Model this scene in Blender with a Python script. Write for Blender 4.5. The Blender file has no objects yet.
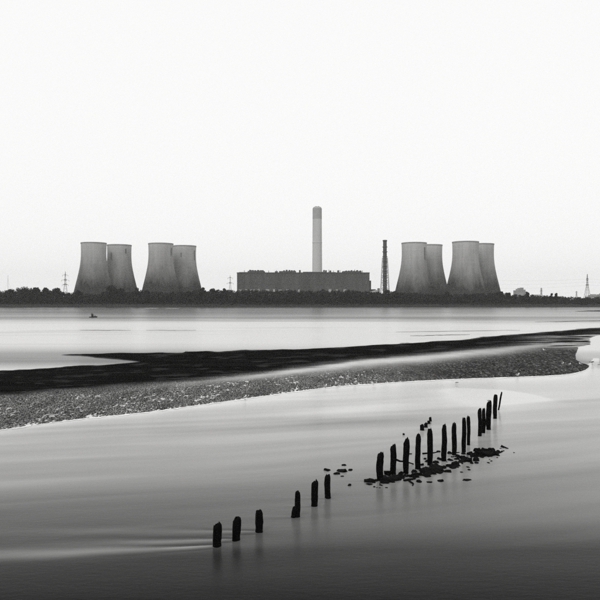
import bpy, bmesh, math, random
import numpy as np
from mathutils import Vector, Matrix

R = math.radians
random.seed(7)
rng = np.random.default_rng(11)
scene = bpy.context.scene
col = scene.collection

# ------------------------------------------------------------------ camera
F = 680.0            # focal length in photo pixels (photo is 600 wide)
CAM_H = 8.5          # eye height above the river, metres
cam_d = bpy.data.cameras.new("camera")
cam_d.sensor_width = 36.0
cam_d.lens = 36.0 * F / 600.0
cam_d.clip_start = 0.5
cam_d.clip_end = 20000.0
cam = bpy.data.objects.new("camera", cam_d)
cam.location = (0, 0, CAM_H)
cam.rotation_euler = (R(90), 0, 0)
col.objects.link(cam)
scene.camera = cam

# ------------------------------------------------------------------ sky and sun (bright overcast, black-and-white)
SUN_EL, SUN_AZ = R(48), R(-152)      # azimuth from +Y, negative = to the left: high, behind the viewer's left shoulder
world = bpy.data.worlds.new("World")
scene.world = world
world.use_nodes = True
wn = world.node_tree
for n in list(wn.nodes):
    wn.nodes.remove(n)
sky = wn.nodes.new("ShaderNodeTexSky")
sky.sky_type = 'NISHITA'
sky.sun_disc = False
sky.sun_elevation = SUN_EL
sky.sun_rotation = SUN_AZ
sky.air_density = 1.0
sky.dust_density = 4.0
bw = wn.nodes.new("ShaderNodeRGBToBW")
veil = wn.nodes.new("ShaderNodeMix")
veil.data_type = 'RGBA'
veil.inputs[0].default_value = 0.88            # an even cloud veil over the clear sky
veil.inputs[7].default_value = (10.7, 10.7, 10.68, 1)
bg = wn.nodes.new("ShaderNodeBackground")
bg.inputs[1].default_value = 0.1
wo = wn.nodes.new("ShaderNodeOutputWorld")
wn.links.new(sky.outputs[0], bw.inputs[0])
wn.links.new(bw.outputs[0], veil.inputs[6])
wn.links.new(veil.outputs[2], bg.inputs[0])
wn.links.new(bg.outputs[0], wo.inputs[0])

sun_d = bpy.data.lights.new("sun", 'SUN')
sun_d.energy = 1.0
sun_d.angle = R(25)
sun_d.color = (1.0, 0.99, 0.975)
sun = bpy.data.objects.new("sun", sun_d)
sdir = Vector((math.sin(SUN_AZ) * math.cos(SUN_EL), math.cos(SUN_AZ) * math.cos(SUN_EL), math.sin(SUN_EL)))
sun.rotation_euler = sdir.to_track_quat('Z', 'Y').to_euler()
sun.location = (0, 0, 400)
col.objects.link(sun)

vs = scene.view_settings
vs.view_transform = 'Standard'
vs.look = 'None'
vs.exposure = 0.0
vs.gamma = 1.0
vs.use_curve_mapping = False
scene.render.engine = 'CYCLES'
scene.cycles.use_denoising = False
scene.cycles.max_bounces = 8
scene.cycles.volume_bounces = 3
scene.cycles.glossy_bounces = 3
scene.cycles.diffuse_bounces = 2

# ------------------------------------------------------------------ helpers
def ground(px, py, z=0.0):
    """world point on the plane z that the photo shows at (px, py)"""
    y = (CAM_H - z) * F / (py - 300.0)
    return Vector(((px - 300.0) / F * y, y, z))

def at(px, py, Y):
    return Vector(((px - 300.0) / F * Y, Y, CAM_H - (py - 300.0) / F * Y))

def tag(o, label=None, cat=None, group=None, kind=None):
    if label: o["label"] = label
    if cat: o["category"] = cat
    if group: o["group"] = group
    if kind: o["kind"] = kind
    return o

def empty(name, loc, rz=0.0):
    o = bpy.data.objects.new(name, None)
    o.location = loc
    o.rotation_euler = (0, 0, rz)
    col.objects.link(o)
    return o

def obj(name, me, mat, parent=None, loc=None, smooth=False):
    if isinstance(me, bmesh.types.BMesh):
        bm = me
        me = bpy.data.meshes.new(name)
        bm.normal_update()
        bm.to_mesh(me)
        bm.free()
    if smooth:
        me.polygons.foreach_set("use_smooth", [True] * len(me.polygons))
    if mat is not None and not me.materials:
        me.materials.append(mat)
    o = bpy.data.objects.new(name, me)
    if parent is not None:
        o.parent = parent
    if loc is not None:
        o.location = loc
    col.objects.link(o)
    return o

def grid_mesh(name, X, Y, Z, attrs=None):
    nr, nc = X.shape
    me = bpy.data.meshes.new(name)
    co = np.stack([X, Y, Z], -1).reshape(-1, 3).astype(np.float32)
    i = np.arange(nr * nc).reshape(nr, nc)
    q = np.stack([i[:-1, :-1], i[:-1, 1:], i[1:, 1:], i[1:, :-1]], -1).reshape(-1, 4)
    return np_mesh(me, co, q, attrs)

def np_mesh(me, co, q, attrs=None):
    nf = len(q)
    k = q.shape[1]
    me.vertices.add(len(co))
    me.vertices.foreach_set("co", co.astype(np.float32).ravel())
    me.loops.add(nf * k)
    me.loops.foreach_set("vertex_index", q.astype(np.int32).ravel())
    me.polygons.add(nf)
    me.polygons.foreach_set("loop_start", (np.arange(nf) * k).astype(np.int32))
    me.polygons.foreach_set("loop_total", np.full(nf, k, np.int32))
    if attrs:
        for an, a in attrs.items():
            at_ = me.attributes.new(an, 'FLOAT', 'POINT')
            at_.data.foreach_set("value", a.astype(np.float32).ravel())
    me.update()
    me.validate()
    return me

def hash2(ix, iy, seed):
    n = (ix.astype(np.int64) * 374761393 + iy.astype(np.int64) * 668265263 + seed * 1442695041) & 0xffffffff
    n = ((n ^ (n >> 13)) * 1274126177) & 0xffffffff
    n = n ^ (n >> 16)
    return (n & 0xffff) / 65535.0

def vnoise(x, y, seed=0):
    x0 = np.floor(x); y0 = np.floor(y)
    fx = x - x0; fy = y - y0
    fx = fx * fx * (3 - 2 * fx); fy = fy * fy * (3 - 2 * fy)
    a = hash2(x0, y0, seed); b = hash2(x0 + 1, y0, seed)
    c = hash2(x0, y0 + 1, seed); d = hash2(x0 + 1, y0 + 1, seed)
    return (a * (1 - fx) + b * fx) * (1 - fy) + (c * (1 - fx) + d * fx) * fy

def fbm(x, y, seed=0, o=3):
    s = 0; w = 1.0; t = 0
    for k in range(o):
        s = s + w * vnoise(x, y, seed + k * 17); t += w
        w *= 0.5; x = x * 2.03 + 5.1; y = y * 2.03 + 9.7
    return s / t

def sstep(a, b, x):
    t = np.clip((x - a) / (b - a), 0, 1)
    return t * t * (3 - 2 * t)

def box(bm, x0, x1, y0, y1, z0, z1):
    v = [bm.verts.new(p) for p in ((x0, y0, z0), (x1, y0, z0), (x1, y1, z0), (x0, y1, z0),
                                   (x0, y0, z1), (x1, y0, z1), (x1, y1, z1), (x0, y1, z1))]
    for f in ((0, 3, 2, 1), (4, 5, 6, 7), (0, 1, 5, 4), (1, 2, 6, 5), (2, 3, 7, 6), (3, 0, 4, 7)):
        bm.faces.new([v[k] for k in f])
    return v

def bar(bm, a, b, r, n=4, r2=None):
    a = Vector(a); b = Vector(b)
    r2 = r if r2 is None else r2
    d = (b - a).normalized()
    up = Vector((0, 0, 1)) if abs(d.z) < 0.9 else Vector((1, 0, 0))
    u = d.cross(up).normalized(); w = d.cross(u)
    ra = []; rb = []
    for k in range(n):
        t = 2 * math.pi * (k + 0.5) / n
        o = u * math.cos(t) + w * math.sin(t)
        ra.append(bm.verts.new(a + o * r)); rb.append(bm.verts.new(b + o * r2))
    for k in range(n):
        bm.faces.new((ra[k], ra[(k + 1) % n], rb[(k + 1) % n], rb[k]))
    bm.faces.new(ra[::-1]); bm.faces.new(rb)

def lathe(bm, prof, n=48, cap=False):
    rings = []
    for r, z in prof:
        rings.append([bm.verts.new((r * math.cos(2 * math.pi * k / n), r * math.sin(2 * math.pi * k / n), z)) for k in range(n)])
    for a, b in zip(rings[:-1], rings[1:]):
        for k in range(n):
            bm.faces.new((a[k], a[(k + 1) % n], b[(k + 1) % n], b[k]))
    if cap:
        bm.faces.new(rings[-1])
        bm.faces.new(rings[0][::-1])

# ------------------------------------------------------------------ materials (all neutral: the place is seen in black and white)
def g(v):
    return (v, v, v * 0.985, 1)

class NT:
    """tiny node helper"""
    def __init__(self, name):
        self.m = bpy.data.materials.new(name)
        self.m.use_nodes = True
        self.t = self.m.node_tree
        self.b = self.t.nodes["Principled BSDF"]
        self.out = self.t.nodes["Material Output"]
    def n(self, typ, **kw):
        nd = self.t.nodes.new(typ)
        for k, v in kw.items():
            setattr(nd, k, v)
        return nd
    def l(self, a, b):
        self.t.links.new(a, b)
    def pos(self, scale=(1, 1, 1), obj_space=False):
        if obj_space:
            src = self.n("ShaderNodeTexCoord").outputs["Object"]
        else:
            src = self.n("ShaderNodeNewGeometry").outputs["Position"]
        mp = self.n("ShaderNodeMapping")
        mp.inputs["Scale"].default_value = scale
        self.l(src, mp.inputs["Vector"])
        return mp.outputs[0]
    def noise(self, vec, scale, detail=3, rough=0.55):
        nz = self.n("ShaderNodeTexNoise")
        nz.inputs["Scale"].default_value = scale
        nz.inputs["Detail"].default_value = detail
        nz.inputs["Roughness"].default_value = rough
        self.l(vec, nz.inputs["Vector"])
        return nz.outputs["Fac"]
    def ramp(self, fac, stops):
        r = self.n("ShaderNodeValToRGB")
        e = r.color_ramp.elements
        while len(e) > len(stops):
            e.remove(e[-1])
        while len(e) < len(stops):
            e.new(0.5)
        for k, (p, v) in enumerate(stops):
            e[k].position = p
            e[k].color = g(v) if not isinstance(v, tuple) else v
        self.l(fac, r.inputs[0])
        return r.outputs[0]
    def rng(self, fac, a, b, c, d):
        m = self.n("ShaderNodeMapRange")
        for k, v in zip((1, 2, 3, 4), (a, b, c, d)):
            m.inputs[k].default_value = v
        self.l(fac, m.inputs[0])
        return m.outputs[0]
    def math(self, op, a, b=None):
        m = self.n("ShaderNodeMath", operation=op)
        for k, v in enumerate((a, b)):
            if v is None: continue
            if isinstance(v, (int, float)): m.inputs[k].default_value = v
            else: self.l(v, m.inputs[k])
        return m.outputs[0]
    def mix(self, fac, a, b):
        m = self.n("ShaderNodeMix", data_type='RGBA')
        for s, v in ((0, fac), (6, a), (7, b)):
            if isinstance(v, (int, float)): m.inputs[s].default_value = v
            elif isinstance(v, tuple): m.inputs[s].default_value = v
            else: self.l(v, m.inputs[s])
        return m.outputs[2]
    def attr(self, name):
        a = self.n("ShaderNodeAttribute", attribute_name=name)
        return a.outputs["Fac"]
    def bump(self, h, strength, dist):
        b = self.n("ShaderNodeBump")
        b.inputs["Strength"].default_value = strength
        b.inputs["Distance"].default_value = dist
        self.l(h, b.inputs["Height"])
        self.l(b.outputs[0], self.b.inputs["Normal"])
        return b
    def set(self, color=None, rough=None, spec=None, ior=None):
        for k, v in (("Base Color", color), ("Roughness", rough), ("Specular IOR Level", spec), ("IOR", ior)):
            if v is None: continue
            if isinstance(v, (int, float, tuple)): self.b.inputs[k].default_value = v
            else: self.l(v, self.b.inputs[k])
        return self.m

def plain(name, lo, hi, scale, rough=0.85, spec=0.25, bump=0.0, bdist=0.02, stretch=(1, 1, 1), obj_space=False):
    t = NT(name)
    p = t.pos(stretch, obj_space)
    f = t.noise(p, scale, 4)
    c = t.ramp(f, [(0.3, lo), (0.7, hi)])
    if bump:
        t.bump(f, bump, bdist)
    return t.set(c, rough, spec)

def water_material():
    t = NT("river_water")
    # long lazy wind lanes on the far river, fine drawn-out ripple near the camera
    lanes = t.noise(t.pos((0.004, 0.028, 1)), 1.0, 4, 0.6)
    streak = t.noise(t.pos((0.05, 0.55, 1)), 1.0, 4, 0.6)
    rough = t.attr("rough")
    r = t.math('ADD', rough, t.rng(lanes, 0.3, 0.7, -0.07, 0.07))
    r = t.math('ADD', r, t.rng(streak, 0.3, 0.7, -0.045, 0.045))
    r = t.math('MINIMUM', t.math('MAXIMUM', r, 0.03), 0.8)
    silt_sheen = t.attr("silt_sheen")
    c = t.mix(silt_sheen, g(0.001), g(0.57))
    ripple = t.noise(t.pos((1.2, 3.2, 1)), 1.6, 3, 0.6)
    fine = t.noise(t.pos((1, 1.6, 1)), 9.0, 2, 0.6)
    h = t.math('ADD', ripple, t.math('MULTIPLY', fine, 0.35))
    t.bump(h, 0.18, 0.05)
    return t.set(c, r, 0.5, 1.105)

def bank_material():
    t = NT("tidal_sand_and_mud")
    zone = t.attr("zone")               # 0 = dark mud, 1 = lumpy pebbly sand
    sheen = t.attr("sheen")             # 1 = wet sand, sky sheen painted in as pale colour plus gloss
    clump = t.noise(t.pos((1, 0.35, 1)), 12.0, 3, 0.7)
    coarse = t.noise(t.pos((1, 0.22, 1)), 5.0, 3, 0.75)
    patch = t.noise(t.pos((0.5, 0.2, 1)), 0.8, 3, 0.6)
    sand = t.ramp(clump, [(0.36, 0.006), (0.47, 0.04), (0.57, 0.22), (0.68, 0.50)])
    lobe = t.ramp(coarse, [(0.34, 0.010), (0.48, 0.032), (0.60, 0.11), (0.70, 0.34)])
    weed = t.rng(patch, 0.42, 0.68, 0.0, 0.55)          # patches of dark weed and mud among the pebbles
    rill = t.noise(t.pos((0.03, 0.5, 1)), 1.6, 4, 0.6)
    mud = t.ramp(rill, [(0.35, 0.004), (0.7, 0.011)])
    c = t.mix(t.attr("dark"), sand, lobe)
    c = t.mix(weed, c, g(0.022))
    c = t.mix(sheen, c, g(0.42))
    c = t.mix(zone, mud, c)
    t.bump(clump, 0.4, 0.04)
    gloss = t.math('MAXIMUM', t.attr("wet"), sheen)
    return t.set(c, t.rng(gloss, 0.0, 1.0, 1.0, 0.22), t.rng(gloss, 0.0, 1.0, 0.0, 0.5))

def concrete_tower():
    t = NT("weathered_tower_concrete_shaded")
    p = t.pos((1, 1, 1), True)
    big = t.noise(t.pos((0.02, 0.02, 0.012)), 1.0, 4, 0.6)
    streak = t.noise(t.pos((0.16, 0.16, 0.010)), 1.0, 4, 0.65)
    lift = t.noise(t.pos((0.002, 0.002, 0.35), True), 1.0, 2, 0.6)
    # shade towards the foot painted into the colour, with a ragged streaky upper edge
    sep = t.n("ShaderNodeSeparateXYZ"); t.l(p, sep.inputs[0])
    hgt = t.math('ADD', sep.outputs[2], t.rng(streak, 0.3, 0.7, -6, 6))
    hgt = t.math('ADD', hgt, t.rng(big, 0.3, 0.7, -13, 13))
    foot_shade = t.rng(hgt, 32, 122, 1.0, 0.0)
    unshaded_tone = t.ramp(streak, [(0.3, 0.46), (0.7, 0.49)])
    shade_tone = t.ramp(big, [(0.3, 0.018), (0.7, 0.032)])
    c = t.mix(foot_shade, unshaded_tone, shade_tone)
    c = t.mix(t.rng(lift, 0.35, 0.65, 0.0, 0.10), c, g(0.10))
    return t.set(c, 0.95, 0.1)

M = {}
M["water"] = water_material()
M["bank"] = bank_material()
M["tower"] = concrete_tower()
M["rim"] = plain("tower_rim_concrete", 0.24, 0.30, 0.3, 0.9, 0.1)
M["slot"] = plain("dark_slot", 0.12, 0.16, 0.4, 0.9, 0.1)
M["chimney"] = plain("pale_chimney_concrete", 0.46, 0.52, 0.05, 0.9, 0.1, stretch=(1, 1, 0.2))
M["chimney_dark"] = plain("dark_chimney_band", 0.32, 0.36, 0.1, 0.9, 0.1)
M["steel_stack"] = plain("dark_steel_stack", 0.045, 0.07, 0.1, 0.7, 0.2)
M["steel"] = plain("galvanised_lattice_steel", 0.14, 0.20, 0.5, 0.7, 0.2)
M["hall"] = plain("turbine_hall_cladding", 0.055, 0.095, 0.06, 0.9, 0.1, stretch=(1, 1, 0.25))
M["hall_dark"] = plain("dark_parapet_metal", 0.05, 0.07, 0.1, 0.9, 0.1)
M["pale"] = plain("pale_sheet_cladding", 0.38, 0.5, 0.2, 0.8, 0.2)
M["mid"] = plain("grey_sheet_cladding", 0.14, 0.2, 0.2, 0.8, 0.2)
M["far_wall"] = plain("far_block_wall", 0.25, 0.33, 0.1, 0.9, 0.1)
M["land"] = plain("rough_grassland", 0.016, 0.035, 0.06, 0.95, 0.05)
M["shore_mud"] = plain("wet_shore_mud", 0.012, 0.03, 0.08, 0.9, 0.1, stretch=(0.2, 1, 1))
M["leaf"] = plain("dark_foliage", 0.003, 0.034, 0.11, 0.9, 0.05)
M["leaf2"] = plain("dull_scrub_foliage", 0.012, 0.032, 0.16, 0.9, 0.05)
M["bark"] = plain("tree_bark", 0.02, 0.035, 1.0, 0.9, 0.05)
M["post"] = plain("waterlogged_timber", 0.002, 0.006, 9.0, 0.85, 0.04, 0.6, 0.02, (1, 1, 0.18), True)
M["stone"] = plain("weed_covered_stone", 0.002, 0.007, 6.0, 0.9, 0.04, 0.6, 0.03)
M["drift"] = plain("sodden_driftwood", 0.003, 0.009, 8.0, 0.9, 0.04, 0.5, 0.01)
M["foam"] = plain("sea_foam", 0.78, 0.86, 3.0, 0.9, 0.1)
M["gull_white"] = plain("white_feathers", 0.72, 0.8, 20, 0.8, 0.1)
M["gull_grey"] = plain("slate_feathers", 0.05, 0.09, 20, 0.8, 0.1)
M["beak"] = plain("beak_and_leg_skin", 0.06, 0.1, 20, 0.6, 0.2)
M["boat"] = plain("dark_boat_paint", 0.02, 0.04, 2.0, 0.6, 0.2)
M["boat2"] = plain("grey_boat_paint", 0.06, 0.1, 2.0, 0.6, 0.2)

# ------------------------------------------------------------------ the river
def curve(pts):
    a = np.array(pts, float)
    return lambda x: np.interp(x, a[:, 0], a[:, 1])

# outlines of the tidal bank, along the shore (design values: bearing -> ground distance)
Y_UP = curve([(-200, 379), (0, 370), (60, 366.5), (100, 364), (130, 361.8), (165, 359), (185, 350.6), (250, 349.5), (300, 348), (340, 346.3),
              (400, 342.5), (450, 339.5), (500, 334.7), (540, 331.5), (570, 329), (600, 326.5), (700, 322)])
ARM_UP = curve([(40, 354.2), (52, 353.8), (100, 352.2), (130, 351.1), (160, 350.6), (200, 350.1), (260, 349.5)])
ARM_LO = curve([(40, 355.4), (52, 355.9), (65, 356.8), (80, 357.5), (110, 360.3), (132, 362.4), (150, 366), (230, 368)])
Y_MID = curve([(-200, 413), (0, 396.5), (50, 392.5), (100, 388.5), (150, 384.5), (200, 380), (250, 374.5), (300, 368), (340, 363), (360, 360),
               (400, 357), (440, 353.5), (500, 347.5), (540, 342.5), (600, 333.5), (700, 326)])
Y_LOW = curve([(-200, 459), (0, 430), (75, 419.5), (150, 412), (200, 405), (250, 398), (300, 391), (330, 387.2), (360, 384.6), (400, 382),
               (450, 379.3), (500, 377.5), (530, 376.5), (560, 375), (575, 373.2), (585, 370.5), (590, 367), (594, 362)])
TIP = curve([(340, 612), (345, 590), (347, 580), (355, 577), (360, 578), (363, 583), (366, 590.5), (369, 588), (372, 581), (376, 560), (380, 520)])

POSTS = [  # px centre, waterline py, top py, width px, lean px, name data
    (217.0, 546, 524, 8.2, 0.3), (236.3, 540, 518, 7.6, 0.6), (259.0, 532, 510.5, 6.6, 0.2),
    (297.0, 517, 491.5, 5.2, 0.8), (314.2, 506, 481, 6.4, 0.8), (328.0, 498, 475, 6.0, -0.5),
    (380.0, 480, 453, 6.0, 0.2), (393.0, 474, 445, 5.8, 0.3), (405.8, 473, 439, 5.4, 0.6), (417.8, 469, 434.5, 5.2, 0.2),
    (430.0, 465, 429, 4.9, 0.0), (444.0, 461, 424.5, 4.4, 0.4), (454.2, 455, 423, 4.1, 0.0), (463.8, 452, 418, 3.7, 0.4),
    (468.7, 445, 416, 3.3, -0.2), (479.8, 436, 408.7, 3.7, 0.1), (483.6, 433, 408.5, 3.1, 0.2), (488.4, 429.5, 401.5, 4.6, 0.5),
    (494.9, 418.5, 394.7, 3.6, 0.5), (498.4, 410, 392, 1.5, 3.4),
]

def build_water():
    py = np.concatenate([np.arange(307.0, 330, 0.45), np.arange(330, 440, 0.7), np.arange(440, 612, 0.55)])
    Yr = CAM_H * F / (py - 300.0)
    Yr = np.concatenate([Yr, [14, 8, 0, -60]])
    px_c = np.concatenate([[-3200, -1200, -500, -150], np.arange(-60, 661, 1.5), [750, 1100, 1800, 3800]])
    t = (px_c - 300.0) / F
    Yg, Tg = np.meshgrid(Yr, t, indexing='ij')
    Xg = Tg * np.maximum(Yg, 14.0)
    PX = Tg * F + 300.0
    PY = 300.0 + CAM_H * F / np.maximum(Yg, 14.0)
    Z = np.zeros_like(Xg)
    # roughness: choppy near shore, glassy over the middle channel
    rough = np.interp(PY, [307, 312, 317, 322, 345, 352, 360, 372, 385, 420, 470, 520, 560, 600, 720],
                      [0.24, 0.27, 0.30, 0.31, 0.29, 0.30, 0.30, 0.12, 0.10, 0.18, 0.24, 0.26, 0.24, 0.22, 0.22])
    # silt plus sky reflection painted in as pale colour: palest over the flats of the middle channel and along the near edge of the sand
    silt_sheen = np.interp(PY, [307, 309, 313, 316, 318, 322, 326, 343, 348, 353, 362, 370, 385, 420, 450, 480, 515, 550, 600, 700],
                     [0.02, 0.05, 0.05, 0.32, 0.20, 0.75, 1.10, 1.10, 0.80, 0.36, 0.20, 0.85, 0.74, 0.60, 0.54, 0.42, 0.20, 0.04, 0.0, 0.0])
    near = sstep(384, 400, PY)
    far = 1 - sstep(335, 350, PY)
    # the ebb draws the silt, the painted sheen and the ruffled patches out into long, slightly oblique streaks
    warp = (fbm(Xg * 0.03, Yg * 0.05, 71, 3) - 0.5) * 5.0
    v = Yg - Xg * 0.34 + warp
    dd = np.clip(Yg / 40.0, 0.5, 2.0)
    n1 = fbm(Xg * 0.022, v * 0.20, 3, 4)
    n3 = fbm(Xg * 0.05, v * 0.75, 33, 3)
    rough += near * (n1 - 0.5) * 0.22
    silt_sheen *= 1 + near * ((n1 - 0.5) * 0.95 + (n3 - 0.5) * 0.35)
    silt_sheen += near * np.clip(n3 - 0.56, 0, 1) * 0.10 * sstep(600, 520, PY)
    n2 = fbm(Xg * 0.008 + 3.3, Yg * 0.040, 9, 4)
    n4 = fbm(Xg * 0.02 + 1.3, Yg * 0.11, 19, 3)
    silt_sheen *= 1 + far * ((n2 - 0.5) * 1.0 + (n4 - 0.5) * 0.5)
    rough += far * (n2 - 0.5) * 0.12
    n5 = fbm(Xg * 0.006 + 7.3, PY * 0.95, 119, 4)
    n6 = fbm(Xg * 0.020 + 2.3, PY * 2.1, 129, 3)
    silt_sheen *= 1 + far * ((n5 - 0.5) * 0.9 + (n6 - 0.5) * 0.5)
    silt_sheen = np.maximum(silt_sheen, 0)
    # towards the right the flats by the far shore are paler
    silt_sheen += 0.35 * np.exp(-((PY - 312.5) / 3.5) ** 2) * sstep(250, 480, PX) * (0.4 + n4)
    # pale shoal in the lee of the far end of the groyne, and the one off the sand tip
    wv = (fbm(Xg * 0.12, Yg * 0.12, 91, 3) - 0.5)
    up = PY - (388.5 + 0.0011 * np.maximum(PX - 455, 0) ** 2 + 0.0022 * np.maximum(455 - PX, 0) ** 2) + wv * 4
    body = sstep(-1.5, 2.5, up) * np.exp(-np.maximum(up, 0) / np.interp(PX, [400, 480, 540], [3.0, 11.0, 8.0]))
    silt_sheen += 1.4 * body * np.exp(-((PX - 494) / 42) ** 2)
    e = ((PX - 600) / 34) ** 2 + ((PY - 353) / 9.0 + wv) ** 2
    silt_sheen += 0.35 * (1 - sstep(0.3, 1.4, e))
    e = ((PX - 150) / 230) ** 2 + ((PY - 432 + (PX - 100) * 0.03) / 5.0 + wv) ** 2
    silt_sheen -= 0.06 * np.exp(-e)
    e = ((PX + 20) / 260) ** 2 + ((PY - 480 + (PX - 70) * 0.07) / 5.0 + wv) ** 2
    silt_sheen += 0.14 * np.exp(-e)
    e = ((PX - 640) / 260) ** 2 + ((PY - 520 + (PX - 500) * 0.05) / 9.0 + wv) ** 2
    silt_sheen += 0.05 * np.exp(-e)
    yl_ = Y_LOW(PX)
    silt_sheen += 0.55 * np.exp(-np.clip(PY - yl_, 0, 50) / 3.2) * (PY > yl_ - 4) * (PX < 600)
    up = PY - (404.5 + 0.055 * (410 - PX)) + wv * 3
    silt_sheen += 0.40 * sstep(-6, 3, up) * np.exp(-np.maximum(up, 0) / 5.0) * np.exp(-((PX - 350) / 62) ** 2)
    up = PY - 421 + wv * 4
    silt_sheen -= 0.20 * np.exp(-(up / 5.0) ** 2) * np.exp(-((PX - 350) / 75) ** 2)
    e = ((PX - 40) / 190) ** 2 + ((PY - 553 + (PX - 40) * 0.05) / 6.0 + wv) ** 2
    silt_sheen += 0.17 * np.exp(-e)
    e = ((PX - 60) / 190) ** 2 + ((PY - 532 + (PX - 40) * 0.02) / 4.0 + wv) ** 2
    silt_sheen += 0.06 * np.exp(-e)
    # film of still water on the sand just below the mud, its sheen painted pale
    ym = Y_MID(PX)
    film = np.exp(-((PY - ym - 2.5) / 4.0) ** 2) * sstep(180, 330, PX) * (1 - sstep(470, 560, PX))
    silt_sheen += 0.5 * film
    rough = rough * (1 - film) + 0.06 * film
    # wakes: the ebb runs to the left and leaves low ridges with smooth, foamy tails behind the posts
    for k, (cx, wy, ty, w, ln) in enumerate(POSTS):
        p0 = ground(cx, wy)
        wd = w / F * p0.y
        if k in (0, 1, 2):
            L, A = (6.5, 4.6, 2.6)[k], 0.030
        else:
            L, A = 1.3, 0.010
        slope = (0.16, 0.11, 0.06)[k] if k < 3 else 0.05
        dx = p0.x - Xg
        wand = (fbm(Xg * 0.35 + k, Yg * 0.1 + k * 7, 83, 3) - 0.5) * np.clip(dx, 0, 6) * 0.11
        c = (Yg - p0.y) + dx * slope - 0.006 * np.maximum(dx, 0) ** 2 + wand
        s = dx
        tail = np.exp(-(np.maximum(s, 0) / L) ** 1.3) * sstep(-0.15, 0.30, s)
        tail = tail * (0.55 + 0.9 * fbm(Xg * 0.6, Yg * 2.5, 87 + k, 3))
        wid = 0.10 + 0.055 * np.maximum(s, 0)
        r1 = np.exp(-((c) / wid) ** 2)
        r2 = np.exp(-((c - 1.8 * wid) / (wid * 0.9)) ** 2)
        r0 = np.exp(-((c + 1.8 * wid) / (wid * 0.9)) ** 2)
        Z += A * tail * (r1 - 0.55 * r2 - 0.55 * r0)
        if k < 3:
            silt_sheen += (0.30, 0.22, 0.14)[k] * tail * r1
            silt_sheen *= 1 - 0.75 * np.clip(tail, 0, 1) * (0.9 * r2 + 0.4 * r0)
        front = np.exp(-((s + 0.22) / 0.16) ** 2 - ((Yg - p0.y) / (wd * 0.9)) ** 2)
        Z += 0.010 * front
    # long low swell, aligned with the ebb
    amp = near * 0.008 * np.interp(PY, [400, 520], [1, 0.8])
    Z += amp * (fbm(Xg * 0.05, Yg * 0.9 + Xg * 0.12, 51, 2) - 0.5) * 2
    me = grid_mesh("river", Xg, Yg, Z, {"rough": np.clip(rough, 0.03, 0.8), "silt_sheen": np.clip(silt_sheen, 0, 1.3)})
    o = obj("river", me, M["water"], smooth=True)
    tag(o, kind="structure")

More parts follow.
